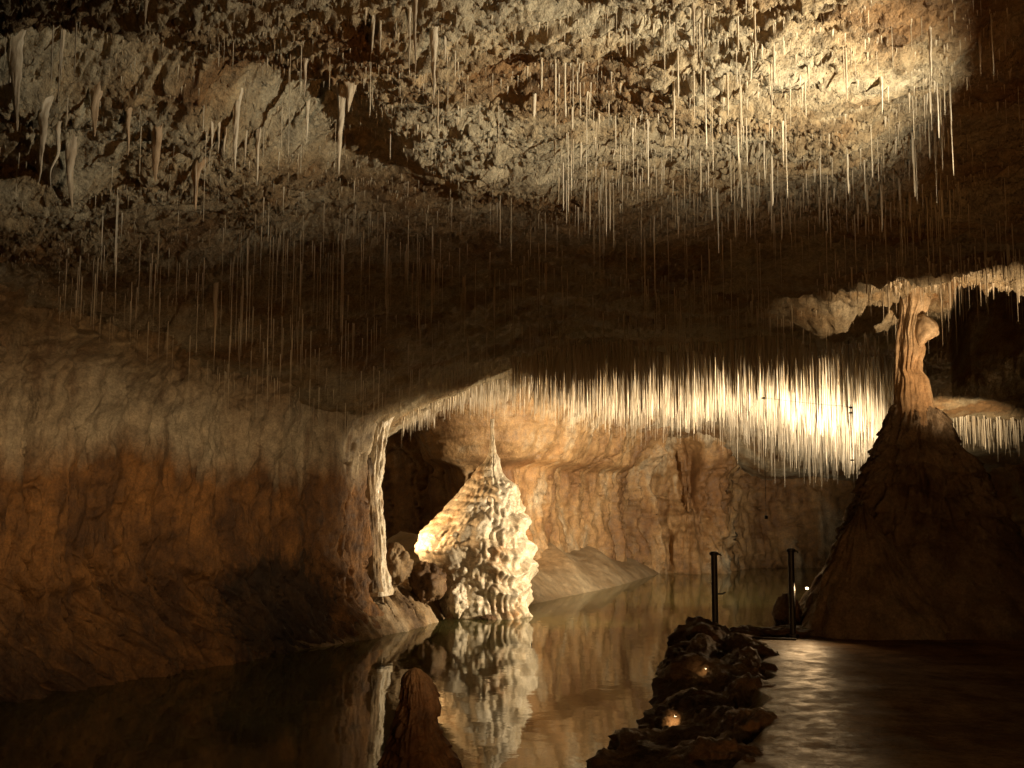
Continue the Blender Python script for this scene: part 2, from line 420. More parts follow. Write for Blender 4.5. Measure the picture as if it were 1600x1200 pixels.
# ------------------------------------------------------------------ cave shell
LW = [(-9.5, -7), (-8.8, 0), (-7.6, 6.0)] + [tuple(onz(x, y, 0)[:2]) for x, y in ((-120, 1120), (0, 1104), (200, 1066), (400, 1030), (540, 1003))] + \
     [(-2.30, 18.7), (-2.6, 19.7), (-3.3, 21.2), (-4.8, 23.6), (-5.8, 26.5)]
LWc = catmull(LW, 900)
_lwy = np.array([-7, 0, 6, 11.5, 13.6, 15.6, 17.3, 19.0, 22, 26, 32, 44.]); _lwx = np.array([-9.5, -8.8, -7.6, -5.6, -4.4, -3.5, -2.6, -2.4, -3.2, -4.0, -4.5, -5.])

HOLLOWS = []   # (x, y, radius along x, radius along y, height)
for px, py, rx, ry, a in ((150, 95, 0.55, 0.45, 0.42), (230, 110, 0.4, 0.4, 0.25), (480, 195, 0.45, 0.7, 0.45), (560, 265, 0.45, 0.6, 0.35), (380, 165, 0.4, 0.4, 0.22),
                          (50, 150, 0.25, 0.3, -0.20), (110, 225, 0.22, 0.25, -0.24), (330, 205, 0.3, 0.2, -0.18), (260, 240, 0.3, 0.25, -0.12), (300, 90, 0.5, 0.3, 0.2), (40, 260, 0.4, 0.4, 0.3),
                          (870, 110, 0.5, 0.4, 0.14), (1000, 190, 0.4, 0.4, 0.14), (940, 30, 0.6, 0.25, 0.2), (1180, 130, 0.6, 0.5, -0.14),
                          (1420, 70, 0.7, 0.5, -0.16), (700, 250, 0.9, 0.8, -0.16), (620, 60, 0.35, 0.4, -0.15)):
    p = onz(px, py, 4.9); HOLLOWS.append((p[0], p[1], rx, ry, a))
def ceil_base(X, Y):
    z = np.full(np.broadcast(X, Y).shape, 4.9)
    dl = np.maximum((X - np.interp(Y, _lwy, _lwx)) * 0.88, 0)
    amp = np.interp(Y, [8, 13, 17, 20, 26, 32], [0.35, 0.5, 1.05, 1.55, 1.6, 1.0])
    z = z - amp * np.exp(-(dl / np.interp(Y, [10, 16, 20, 30], [2.3, 2.1, 1.5, 1.9])) ** 1.4)
    z = z + 1.7 * sstep(X - 0.402 * Y, 0.0, 0.45) * sstep(Y, 13.4, 14.2) * (1 - sstep(Y, 18.0, 24.0))
    z = z - 0.75 * sstep(X, 6.2, 8.5) * sstep(Y, 20.0, 25.0)
    z = z + 0.45 * sstep(X, 0.0, 3.0) * sstep(Y, 19.5, 23.5) * (1 - sstep(X, 5.5, 7.0))
    z = z - 1.1 * sstep(Y, 28.5, 36.0)
    # clumps round the head of the column
    z = z - 0.34 * np.exp(-(((X - 4.75) / 0.55) ** 2 + ((Y - 15.6) / 0.9) ** 2))
    z = z - 0.14 * np.exp(-(((X - 6.3) / 0.9) ** 2 + ((Y - 13.1) / 0.4) ** 2))
    for hx, hy, rx, ry, a in HOLLOWS:
        z = z + 0.95 * a * np.exp(-(((X - hx) / rx) ** 2 + ((Y - hy) / ry) ** 2))
    return z
def ceil_point(px, py):
    """where the view ray of a pixel meets the ceiling"""
    d = ray(px, py); t = 2.0
    for _ in range(4000):
        p = CAM + d * t
        if p[2] > ceil_base(np.array([p[0]]), np.array([p[1]]))[0]: break
        t += 0.02
    return p

def build_ceiling():
    un = np.linspace(-0.47, 0.47, 670)
    us = np.concatenate([-0.48 - np.linspace(0.04, 1, 26)[::-1] ** 2 * 4.5, un, 0.48 + np.linspace(0.04, 1, 26) ** 2 * 4.5])
    ys = np.concatenate([np.linspace(-8, 4.6, 24)[:-1], np.geomspace(4.6 + 2, 10.8 + 2, 440)[:-1] - 2, np.geomspace(10.8 + 2, 41 + 2, 260) - 2])
    Y, U = np.meshgrid(ys, us, indexing='ij')
    X = U * np.maximum(Y + 2.0, 5.6)
    X = np.clip(X, -14, 20)
    X = X + 1e-4 * U
    Z = ceil_base(X, Y)
    # skewed strata run away to the left
    a = X * 0.83 - Y * 0.56; c = X * 0.56 + Y * 0.83
    Z += 0.16 * fbm(X * 0.45, Y * 0.45, 3.1, 3)
    st = fbm(a * 0.35, c * 1.05, 0.7, 4)
    near = 1 - sstep(Y, 9.0, 15.0)
    k = st * 3.2
    Z += (0.04 + 0.045 * near) * (np.floor(k) + sstep(k - np.floor(k), 0.7, 0.98) - k)
    st2 = fbm(a * 0.8 + 0.3 * st, c * 3.6, 4.7, 3); k = st2 * 2.2                      # thin bedding edges
    Z += 0.042 * (np.floor(k) + sstep(k - np.floor(k), 0.6, 0.97) - k)
    Z -= 0.035 * billow(a * 1.1, c * 1.9, Z * 1.2, 3, 0.5)
    rough = np.clip(0.7 + 1.2 * (perlin(X * 0.6, Y * 0.6, 11.0) + 0.4 * perlin(X * 1.7, Y * 1.7, 4.0)), 0.25, 1.4) * (1 - 0.6 * sstep(Y, 9.6, 12.0))
    Z -= 0.021 * rough * np.maximum(billow(a * 4.5, c * 10.5, Z * 3, 3, 0.6), -0.4)     # nodules drawn out along the bedding
    cm = np.exp(-(((X - 5.3) / 1.6) ** 2 + ((Y - 14.2) / 1.5) ** 2))
    Z -= 0.16 * cm * billow(X * 2.6, Y * 2.2, 7.0, 3, 0.6)
    Z -= 0.03 * rough * billow(X * 21, Y * 17, Z * 5, 2, 0.65)
    dx = fbm(X * 4.2, Y * 4.2, Z * 2 + 9, 3, 0.6); dy = fbm(X * 4.2 + 31, Y * 4.2, Z * 2, 3, 0.6)
    Xn = X + 0.032 * dx * rough; Yn = Y + 0.032 * dy * rough
    # deep cracks
    cr = np.abs(fbm(a * 0.55, c * 1.9, 21.0, 3))
    Z += 0.05 * (1 - sstep(cr, 0.0, 0.05)) * (0.4 + 0.6 * near)
    V = np.stack([Xn, Yn, Z], -1)
    o = grid_obj('cave_ceiling', V, M['ceiling'], flip=True)
    structure(o, 'rough pale brown rock ceiling bristling with straws')
    return V
CEIL = build_ceiling()
# a coarse lookup of the finished ceiling for rooting stalactites
_cx, _cyy, _cz = (CEIL[::2, ::2, i].ravel() for i in range(3))
_gx = np.clip(((_cx + 14) / 0.06).astype(int), 0, 566); _gy = np.clip(((_cyy + 9) / 0.06).astype(int), 0, 849)
HG = np.full((567, 850), -1.0); np.maximum.at(HG, (_gx, _gy), _cz)
def ceil_z(x, y):
    i = np.clip(((np.asarray(x) + 14) / 0.06).astype(int), 0, 566); j = np.clip(((np.asarray(y) + 9) / 0.06).astype(int), 0, 849)
    z = HG[i, j]
    return np.where(z < 0, ceil_base(np.asarray(x, float), np.asarray(y, float)), z)

def wall(name, path, z0, z1, nz, off, disp, mat, label, n=None, side=1, coarse=0):
    """A standing rock face along a plan path; `off` leans it (positive = into the cave), `disp` roughens it."""
    P = catmull(path, n or 400, coarse)
    T = np.gradient(P, axis=0); T /= np.linalg.norm(T, axis=1)[:, None]
    N = np.stack([T[:, 1], -T[:, 0]], -1) * side
    for _ in range(12):
        N[1:-1] = (N[:-2] + 2 * N[1:-1] + N[2:]); N /= np.linalg.norm(N, axis=1)[:, None]
    zs = np.linspace(z0, z1, nz)
    S = np.concatenate([[0], np.cumsum(np.linalg.norm(np.diff(P, axis=0), axis=1))])
    SS, ZZ = np.meshgrid(S, zs, indexing='ij')
    BX = P[:, 0][:, None] + 0 * ZZ; BY = P[:, 1][:, None] + 0 * ZZ
    d, dz = disp(SS, ZZ, BX, BY)
    d = d + off(SS, ZZ, BX, BY)
    V = np.stack([BX + N[:, 0][:, None] * d, BY + N[:, 1][:, None] * d, ZZ + dz], -1)
    o = grid_obj(name, V, mat, flip=(side < 0))
    structure(o, label)
    return V

def lw_off(S, Z, X, Y):
    o = np.interp(Z, [-1.5, 0.0, 0.5, 1.0, 2.0, 3.2, 3.8, 4.4, 5.2], [0.5, 0.0, -0.32, -0.52, -0.56, -0.5, -0.3, 0.2, 0.95])
    k = 1 - sstep(Y, 16.5, 19.0)           # the far end stands straighter
    o2 = np.interp(Z, [-1.5, 0.0, 0.6, 1.2, 3.0, 3.8, 5.2], [0.6, 0.1, -0.15, -0.25, -0.15, 0.1, 0.8])
    return o * k + o2 * (1 - k)
def lw_disp(S, Z, X, Y):
    d = 0.26 * fbm(S * 0.4, Z * 0.4, 1.0, 4, 0.55)
    d += 0.10 * fbm(S * 1.7, Z * 0.5, 5.0, 4, 0.55)
    flute = fbm(S * 3.2 + 0.5 * perlin(S, Z, 1.0), Z * 0.55, 9.0, 4, 0.55)
    d += 0.05 * flute - 0.07 * np.maximum(billow(S * 1.9 + 0.4 * perlin(S * 0.8, Z * 0.8, 5.0), Z * 0.22, 19.0, 3, 0.55), -0.25)
    lean = S * 2.4 + Z * 2.1                                     # slanting ribs of the bank
    low = 1 - sstep(Z, 0.9, 1.6)
    ribs = billow(lean * 0.95, Z * 0.5 - S * 0.2, 3.0, 3, 0.6)
    d += 0.10 * low * ribs
    d += 0.035 * fbm(S * 5, Z * 3.5, 2.0, 4, 0.65) - 0.05 * np.maximum(billow(S * 2.3, Z * 1.3, 12.0, 3, 0.6), -0.2)
    cr = np.abs(fbm(S * 1.1 + Z * 0.25, Z * 0.32, 14.0, 3))
    d -= 0.13 * (1 - sstep(cr, 0.0, 0.045)) * sstep(perlin(S * 0.3, Z * 0.3, 2.0), -0.1, 0.25)
    crl = np.abs(fbm(lean * 0.7, Z * 0.35 - S * 0.1, 24.0, 3))
    d -= 0.22 * (1 - sstep(crl, 0.0, 0.07)) * low
    for px, y0, y1, sl, wd in ((12, 600, 790, 0.10, 0.05), (20, 905, 955, 0.9, 0.05), (425, 690, 800, 0.25, 0.035), (150, 860, 960, 0.55, 0.035), (470, 620, 740, -0.12, 0.03), (300, 640, 700, 0.05, 0.03), (230, 890, 990, 0.5, 0.03)):
        pm = at(px, (y0 + y1) / 2, np.interp(px, [0, 200, 400, 560], [12.6, 14.3, 16.2, 18.2]))
        j = np.argmin((X[:, 0] - pm[0] * 1.03) ** 2 + (Y[:, 0] - pm[1] * 1.03) ** 2); s0 = S[j, 0]
        zt, zb = pm[2] + (y1 - y0) / 2 / F * pm[1], pm[2] - (y1 - y0) / 2 / F * pm[1]
        u = S - s0 + sl * (Z - pm[2]) + 0.09 * fbm(Z * 2.2, 0 * Z + px, 1.0, 3)
        d -= 0.30 * np.exp(-(u / wd) ** 2) * sstep(Z, zb - 0.1, zb + 0.15) * (1 - sstep(Z, zt - 0.15, zt + 0.1))
    d += 0.016 * fbm(S * 11, Z * 3.2, 6.0, 3, 0.65)
    # a level ledge where the bank begins
    d += 0.10 * np.exp(-((Z - 1.25 + 0.15 * perlin(S * 0.6, 0 * Z, 7.0)) / 0.16) ** 2) * sstep(perlin(S * 0.4, 0 * Z, 4.0), -0.3, 0.3)
    d += 0.30 * sstep(Z, 3.2, 4.2) * fbm(S * 0.8, Z * 2.0, 18.0, 4, 0.6)      # bedding edges under the roof
    dz = 0.05 * fbm(S * 2.2, Z * 2.2, 8.0, 3)
    return d, dz
wall('cave_wall_left', LW, -0.7, 5.3, 235, lw_off, lw_disp, M['wall_left'], 'cream and rust stained rock wall rising from the pool', 780, coarse=2)

BW = [(-6.0, 24.0), (-5.6, 27.5), (-4.0, 29.6), (-2.3, 29.4), (-1.5, 27.9), (-0.9, 27.0), (-0.1, 27.2), (0.8, 28.8), (2.2, 31.6), (3.4, 33.6), (4.6, 34.8), (5.8, 34.6), (6.6, 34.9), (7.0, 36.3), (8.4, 37.2), (11.5, 37.3), (14.5, 35.0), (16.5, 30)]
def bw_off(S, Z, X, Y):
    o = np.interp(Z, [-1.5, 0.0, 0.8, 2.0, 3.0, 3.5, 4.4, 5.5], [0.9, 0.25, 0.1, 0.0, 0.05, 0.35, 0.7, 1.2])
    led = 0.45 * sstep(Z, 3.05, 3.3) * (1 - sstep(X, 2.0, 4.0)) * sstep(X, -2.2, -0.8)
    return o + led
def bw_disp(S, Z, X, Y):
    d = 0.4 * fbm(S * 0.35, Z * 0.25, 31.0, 3)
    rib = billow(S * 1.1 + 0.2 * perlin(S * 0.7, Z * 0.8, 3.0) + Z * 0.12, Z * 0.14, 2.0, 4, 0.55)
    kk = sstep(X, 2.0, 3.6) * (1 - sstep(X, 7.0, 8.0))
    d -= (0.08 + 0.30 * kk) * rib
    q = 2.0 * fbm(S * 1.3, Z * 0.16, 6.0, 2)
    d += (0.10 + 0.16 * kk) * (np.floor(q) + sstep(q - np.floor(q), 0.75, 0.98) - 0.4 * q)
    d += 0.12 * kk * fbm(S * 2.0, Z * 0.9, 6.0, 4, 0.6)
    st = Z * 2.2 + 0.5 * perlin(S * 0.5, Z, 3.0)
    d += 0.04 * (np.abs((st % 1) - 0.5) * 2) ** 3
    d += 0.05 * fbm(S * 3, Z * 3, 2.0, 4, 0.6)
    cr = np.abs(fbm(S * 0.9, Z * 0.4, 17.0, 3))
    d -= 0.2 * (1 - sstep(cr, 0.0, 0.05))
    return d, 0.06 * fbm(S * 1.5, Z * 1.5, 9.0, 3)
wall('cave_wall_back', BW, -0.8, 5.8, 190, bw_off, bw_disp, M['wall_back'], 'ochre and cream rock wall beyond the far pool', 500)

RW = [(16.5, 31), (15.2, 25.5), (13.0, 20.5), (10.4, 16.5), (8.3, 12.5), (6.6, 8.6), (5.2, 4.6), (4.6, 0), (4.4, -7)]
def rw_off(S, Z, X, Y):
    return np.interp(Z, [-1, 0.6, 1.4, 2.5, 4.0, 5.0, 7.0], [0.9, 0.75, 0.2, 0.0, 0.0, 0.25, 0.9])
def rw_disp(S, Z, X, Y):
    d = 0.35 * fbm(S * 0.4, Z * 0.4, 41.0, 3) + 0.12 * fbm(S * 1.6, Z * 1.3, 5.0, 4, 0.55) + 0.04 * fbm(S * 5, Z * 5, 5.0, 3, 0.6)
    return d, 0 * Z
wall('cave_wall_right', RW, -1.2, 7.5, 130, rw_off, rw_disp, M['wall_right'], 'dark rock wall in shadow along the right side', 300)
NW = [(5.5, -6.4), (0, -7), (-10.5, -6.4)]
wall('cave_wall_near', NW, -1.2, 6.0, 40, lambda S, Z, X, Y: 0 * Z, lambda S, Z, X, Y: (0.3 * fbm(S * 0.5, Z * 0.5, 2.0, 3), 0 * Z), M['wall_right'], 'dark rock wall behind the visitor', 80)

# pool bed and water
def build_bed():
    xs = np.linspace(-12, 18, 80); ys = np.linspace(-8, 40, 110)
    Y, X = np.meshgrid(ys, xs, indexing='ij')
    Z = -1.25 + 0.35 * fbm(X * 0.35, Y * 0.35, 2.0, 4)
    structure(grid_obj('pool_bed', np.stack([X, Y, Z], -1), M['bed']), 'dim greenish silt bed under the pool')
build_bed()
wv = np.stack(np.meshgrid(np.linspace(-12, 18, 3), np.linspace(-8, 40, 3), indexing='xy') + [np.zeros((3, 3))], -1)
structure(grid_obj('water', wv, M['water']), 'still dark green pool water mirroring the cave')

# the path, a worn wet floor between the border stones and the right wall
_by = np.array([-7, 0, 4, 6.6, 8.4, 10.2, 12.1, 12.9, 13.6, 15, 17, 20, 24, 30]); _bx = np.array([0.6, 0.7, 0.95, 1.30, 1.93, 2.30, 2.72, 2.9, 3.6, 4.0, 4.6, 6.0, 8.5, 13])
def floor_z(X, Y):
    z = 0.6 + 0.03 * fbm(X * 0.7, Y * 0.5, 4.0, 2)
    z = z + 0.003 * fbm(X * 1.1, Y * 1.1, 8.0, 2) + 0.0012 * fbm(X * 12, Y * 12, 8.0, 3, 0.65)
    # shallow worn lips across the path
    for yy, s in ((7.5, 0.5), (8.6, 0.4), (9.5, 0.5), (10.9, 0.45)):
        yl = yy + 0.25 * (X - 2.3) * 0.3 + 0.12 * perlin(X * 1.4, 0 * X + yy, 1.0)
        z = z + 0.010 * sstep(Y, yl - 0.06, yl + 0.05) * (1 - sstep(X, 2.7, 4.2)) * 0.8
    xr = np.interp(Y, [-7, 0, 4.6, 8.6, 12.5, 16.5, 20.5, 26], [4.4, 4.6, 5.2, 6.6, 8.3, 10.4, 13, 15.2])
    z = z + 0.55 * sstep(X, xr - 2.6, xr) ** 1.5
    return z
def build_path():
    ys = np.concatenate([np.linspace(-7, 5.2, 40)[:-1], np.linspace(5.2, 15, 240), np.linspace(15, 29, 40)[1:]])
    a = np.linspace(0, 1, 130) ** 1.15
    Y, A = np.meshgrid(ys, a, indexing='ij')
    xb = np.interp(Y, _by, _bx) + 0.13 * fbm(Y * 1.3, 0 * Y, 2.0, 4)
    X = xb + A * (np.interp(Y, [-7, 0, 4.6, 8.6, 12.5, 16.5, 20.5, 26, 30], [5.2, 5.4, 6.0, 7.4, 9.1, 11.2, 13.8, 16, 17]) - xb)
    Z = floor_z(X, Y)
    V = np.stack([X, Y, Z], -1)
    sk = V[:, :1].copy(); sk2 = sk.copy()
    sk[..., 0] -= 0.12; sk[..., 2] -= 0.12; sk2[..., 0] -= 0.75; sk2[..., 2] = -1.7
    structure(grid_obj('path', np.concatenate([sk2, sk, V], 1), M['path']), 'worn wet footpath gleaming between border stones and mound')
build_path()

# the mud bank on the far shore
def build_mud():
    sh = np.array([onz(x, y, 0)[:2] for x, y in ((770, 962), (822, 946), (880, 934), (960, 917), (1030, 897), (1068, 887))] + [[7.2, 38.5]])
    ys = np.linspace(22.0, 38.5, 160); a = np.linspace(-0.1, 1, 110)
    Y, A = np.meshgrid(ys, a, indexing='ij')
    xs = np.interp(Y, sh[:, 1], sh[:, 0]); X = xs - A * 4.2
    D = (xs - X) * 0.72
    h = 1.35 * (1 - np.exp(-np.maximum(D, -0.3) / 0.95))
    c = X * 0.75 + Y * 0.35
    h = h * (0.82 + 0.36 * np.abs(((c * 0.55 + 0.12 * perlin(X * 0.5, Y * 0.5, 1.0)) % 1) * 2 - 1)) + np.minimum(D, 0) * 0.6
    h += 0.05 * fbm(X * 0.9, Y * 0.9, 6.0, 4) + 0.012 * fbm(X * 5, Y * 5, 6.0, 3)
    h = h * (1 - 0.5 * sstep(Y, 30, 37)) - 0.02
    structure(grid_obj('mud_bank', np.stack([X, Y, h], -1), M['mud'], flip=True), 'smooth tan mud bank sloping into the far pool')
build_mud()

# ------------------------------------------------------------------ formations
def formation(name, Y, prof, mat, parent=None, ratio=0.85, nth=160, nz=200, disp=None, ycen=None, base_ext=0.0, cap=True, origin=None):
    """A solid with the outline prof = [(py, px_left, px_right)...] from top to bottom at distance Y."""
    pr = np.array(prof, float)
    L = np.array([at(l, y, Y) for y, l, r in pr]); R = np.array([at(r, y, Y) for y, l, r in pr])
    z = L[:, 2]; o = np.argsort(z)
    z = z[o]; xl = L[o, 0]; xr = R[o, 0]
    zs = np.linspace(z[0] - base_ext, z[-1], nz)
    l = np.interp(zs, z, xl); r = np.interp(zs, z, xr)
    k = np.ones(7) / 7
    if nz > 60:
        pad = lambda a: np.convolve(np.pad(a, 3, mode='edge'), k, 'valid')
        l, r = pad(l), pad(r)
    cx = (l + r) / 2; rx = np.maximum((r - l) / 2, 0.002)
    th = np.linspace(0, 2 * np.pi, nth, endpoint=False)
    ZZ, T = np.meshgrid(zs, th, indexing='ij')
    RX = rx[:, None]; CX = cx[:, None]
    d = disp(T, ZZ, RX + 0 * T, zs[-1] - ZZ) if disp else 0 * T
    rr = 1.0
    yc = Y + (np.zeros_like(zs) if ycen is None else ycen(zs))[:, None]
    X = CX + (RX * rr + d) * np.cos(T); YY = yc + (RX * ratio + d) * np.sin(T)
    V = np.stack([X, YY, ZZ], -1)
    if cap:
        top = V[-1:].mean(axis=1, keepdims=True) + np.zeros_like(V[-1:]); top[..., 2] += rx[-1] * 0.35
        V = np.concatenate([V, top], 0)
    if origin is not None: V = V - np.array(origin)
    return grid_obj(name, V, mat, parent, wrap=True)

# --- the pale flowstone stalagmite
def flow_disp(T, Z, R, D):
    c, s = np.cos(T), np.sin(T)
    k = np.clip(R / 0.45, 0.0, 1.0)
    a = np.unwrap(np.arctan2(s, c), axis=1) * np.maximum(R, 0.25)      # metres round the body
    ca, sa = c * np.maximum(R, 0.3), s * np.maximum(R, 0.3)
    big = 0.10 * fbm(ca * 1.6, sa * 1.6, Z * 1.1, 2)
    # tiers of curtains: each tier bulges at its brow and falls away in fluted drapes
    w = Z * 2.1 + 0.8 * perlin(ca * 1.1, sa * 1.1, Z * 0.5)
    fr = w - np.floor(w)
    brow = np.exp(-((fr - 0.70) / 0.22) ** 2)
    rl = np.abs(perlin(ca * 7.5 + 0.3 * perlin(ca * 3, sa * 3, Z), sa * 7.5, Z * 0.25 + np.floor(w) * 3.7))
    drape = np.sqrt(rl + 0.01) * 1.5 - 0.5                                             # rounded folds with sharp valleys
    side = 0.30 + 0.70 * sstep(c + 0.25 * perlin(ca * 2, sa * 2, Z * 2), -0.1, 0.45)   # heavier on the right flank
    small = Z * 7.0 + 0.7 * perlin(ca * 2, sa * 2, Z * 1.5); sf = small - np.floor(small)
    gour = np.sqrt(np.abs(sf - 0.5) * 2)
    knob = np.maximum(billow(ca * 8, sa * 8, Z * 5.0, 1), -0.1)
    return k * (big + 0.13 * brow * side + 0.075 * drape * side + 0.03 * gour * (1.2 - side) + 0.035 * knob) + 0.007 * fbm(ca * 16, sa * 16, Z * 12, 2)
STAL = [(655, 766, 771), (690, 766, 772), (708, 764, 775), (722, 757, 778), (730, 748, 781), (745, 738, 789), (760, 726, 798), (775, 714, 806), (795, 696, 813), (815, 678, 818),
        (835, 660, 821), (850, 650, 826), (865, 652, 829), (885, 660, 829), (905, 668, 826), (925, 678, 823), (945, 684, 823), (962, 686, 825), (990, 686, 828)]
stal = formation('pale_stalagmite', 21.7, STAL, M['flow'], ratio=0.8, nth=300, nz=330, disp=flow_disp)
tag(stal, 'floodlit pale flowstone stalagmite with pointed tip standing in the pool', 'stalagmite')

# --- brown stalagmite in the near water
def brown_disp(T, Z, R, D):
    c, s = np.cos(T), np.sin(T); k = np.clip(R / 0.2, 0.15, 1)
    w = Z * 9.0 + 0.8 * perlin(c * 1.3, s * 1.3, Z * 2); fr = w - np.floor(w)
    return 0.04 * k * fbm(c * 1.5, s * 1.5, Z * 3, 3) - 0.022 * k * fr + 0.018 * k * billow(c * 5, s * 5, Z * 5, 3) + 0.006 * fbm(c * 9, s * 9, Z * 16, 3)
br = formation('brown_stalagmite', 8.2, [(1046, 641, 656), (1054, 633, 668), (1066, 628, 677), (1085, 625, 683), (1100, 626, 686), (1118, 617, 688), (1140, 612, 692), (1160, 603, 703), (1180, 596, 712), (1205, 586, 722), (1300, 560, 750), (1420, 540, 770)],
               M['brown'], ratio=0.95, nth=150, nz=220, disp=brown_disp)
tag(br, 'dark brown stepped stalagmite poking from the near water', 'stalagmite')

# --- the knobbed column on its mound
YC = 14.3
colb = at(1430, 700, YC)
colr = empty('knobbed_column', (colb[0], YC, 0.6))
tag(colr, 'tan calcite column with a hooked knob joining dark mound and ceiling', 'column')
og = np.array([colb[0], YC, 0.6])
def col_disp(T, Z, R, D):
    c, s = np.cos(T), np.sin(T)
    return 0.035 * fbm(c * 2.0, s * 2.0, Z * 0.5, 3) + 0.022 * billow(c * 4, s * 4, Z * 0.8, 3) + 0.012 * fbm(c * 8, s * 8, Z * 5, 3) + 0.008 * fbm(c, s, Z * 4.5, 2)
formation('shaft', YC, [(420, 1396, 1466), (437, 1403, 1452), (455, 1407, 1450), (475, 1408, 1452), (495, 1408, 1442), (520, 1404, 1438), (545, 1402, 1444), (565, 1401, 1440), (580, 1400, 1438), (592, 1400, 1450),
                        (610, 1398, 1455), (640, 1398, 1462), (660, 1397, 1466), (690, 1404, 1458), (730, 1416, 1446)], M['column'], colr, 0.9, 130, 260, col_disp, origin=og)
def knob():
    th = np.linspace(0, np.pi, 40); ph = np.linspace(0, 2 * np.pi, 60, endpoint=False)
    Tt, P = np.meshgrid(th, ph, indexing='ij')
    ctr = at(1447, 512, YC - 0.1) - og
    r = 0.165 * (1 + 0.14 * fbm(np.sin(Tt) * np.cos(P) * 1.3, np.sin(Tt) * np.sin(P) * 1.3, np.cos(Tt) * 1.3, 3))
    x = r * np.sin(Tt) * np.cos(P); y = r * np.sin(Tt) * np.sin(P); z = r * np.cos(Tt) * 0.95
    hang = np.clip(-z / 0.16, 0, 1)                               # the underside droops back to the shaft
    z = z - hang * 0.26 * np.clip((0.07 - x) / 0.2, 0, 1); x = x - hang * 0.05
    z = z - 0.05 * np.clip(x / 0.16, -1, 1)
    V = np.stack([x, y, z], -1) + ctr
    grid_obj('knob', V, M['column'], colr, wrap=True, flip=True)
knob()
def mound_disp(T, Z, R, D):
    c, s = np.cos(T), np.sin(T); k = np.clip(R / 0.8, 0.2, 1)
    w = Z * 3.4 + 0.9 * perlin(c * 1.6, s * 1.6, Z); fr = w - np.floor(w)
    hi = sstep(Z, 1.55, 1.9)
    return 0.16 * k * fbm(c * 1.8, s * 1.8, Z * 0.8, 3) + hi * (0.075 * k * (0.5 - fr) - 0.11 * k * billow(c * 6, s * 6, Z * 2.0, 3)) \
        + (1 - hi) * 0.035 * k * billow(c * 5, s * 5, Z * 3, 3) + 0.02 * fbm(c * 10, s * 10, Z * 6, 3, 0.6)
formation('mound', YC, [(632, 1402, 1452), (645, 1393, 1474), (665, 1388, 1482), (690, 1378, 1490), (720, 1366, 1520), (745, 1354, 1535), (775, 1345, 1550), (800, 1333, 1568), (830, 1316, 1590), (860, 1302, 1615),
                        (890, 1290, 1650), (920, 1275, 1690), (950, 1262, 1740), (980, 1254, 1800), (1010, 1248, 1850), (1060, 1240, 1900)], M['mound'], colr, 0.62, 230, 250, mound_disp, origin=og,
          ycen=lambda z: 0.0 * z)
formation('lower_flank', 13.7, [(792, 1346, 1352), (815, 1332, 1366), (840, 1316, 1384), (870, 1303, 1404), (900, 1290, 1426), (930, 1275, 1452), (960, 1262, 1486), (990, 1253, 1508), (1020, 1246, 1530), (1060, 1240, 1550)], M['flank'], colr, 0.75, 160, 200,
          lambda T, Z, R, D: 0.09 * np.clip(R / 0.5, 0.1, 1) * fbm(np.cos(T) * 2, np.sin(T) * 2, Z * 1.6, 4) - 0.035 * billow(np.cos(T) * 5, np.sin(T) * 5, Z * 1.2, 3) + 0.008 * fbm(np.cos(T) * 14, np.sin(T) * 14, Z * 12, 3), origin=og)

# --- the bright ragged edge column at the end of the left wall
def edge_disp(T, Z, R, D):
    c, s = np.cos(T), np.sin(T)
    return 0.05 * fbm(c * 1.6, s * 1.6, Z * 1.4, 3) + 0.035 * billow(c * 3.5, s * 3.5, Z * 1.0, 3) + 0.02 * fbm(c * 5, s * 5, Z * 7, 3)
ed = formation('edge_column', 19.2, [(628, 566, 630), (655, 572, 612), (680, 574, 604), (705, 575, 600), (735, 572, 597), (760, 572, 594), (790, 574, 598), (815, 576, 600), (840, 575, 600), (860, 569, 604), (930, 560, 612)],
               M['flow'], None, 1.0, 90, 220, edge_disp)
tag(ed, 'ragged glowing flowstone column at the end of the left wall', 'column')
sl = formation('leaning_slab', 18.9, [(716, 572, 580), (735, 565, 583), (780, 566, 587), (830, 568, 590), (880, 568, 594), (925, 564, 598)], M['bank'], None, 0.7, 60, 120,
               lambda T, Z, R, D: 0.03 * fbm(np.cos(T) * 2, np.sin(T) * 2, Z * 2, 3) + 0.012 * fbm(np.cos(T) * 7, np.sin(T) * 7, Z * 3, 3))
tag(sl, 'tall narrow rock slab against the end of the left wall', 'rock slab')

# --- boulders and border stones
def boulder_mesh(name, size, seed, amp=0.28, n=36, facet=0.5, spike=0.10):
    th = np.linspace(0, np.pi, n); ph = np.linspace(0, 2 * np.pi, int(n * 1.6), endpoint=False)
    T, P = np.meshgrid(th, ph, indexing='ij')
    d = np.stack([np.sin(T) * np.cos(P), np.sin(T) * np.sin(P), np.cos(T)], -1)
    r = np.ones(T.shape)
    rg = np.random.default_rng(seed)
    for _ in range(12):                                            # flat broken faces
        nrm = rg.normal(size=3); nrm /= np.linalg.norm(nrm); h = rg.uniform(0.62, 0.95)
        dp = d @ nrm
        r = np.where(dp > 0.05, np.minimum(r, (1 - facet) * r + facet * h / np.maximum(dp, 0.05)), r)
    s = seed * 3.7
    r = r * (1 + amp * fbm(d[..., 0] * 1.2 + s, d[..., 1] * 1.2, d[..., 2] * 1.2, 3)) + spike * billow(d[..., 0] * 3 + s, d[..., 1] * 3, d[..., 2] * 5, 3) + 0.03 * fbm(d[..., 0] * 9, d[..., 1] * 9 + s, d[..., 2] * 12, 3)
    V = d * r[..., None] * np.array(size)
    return mesh_np(name, V, grid_quads(n, int(n * 1.6), True, True))
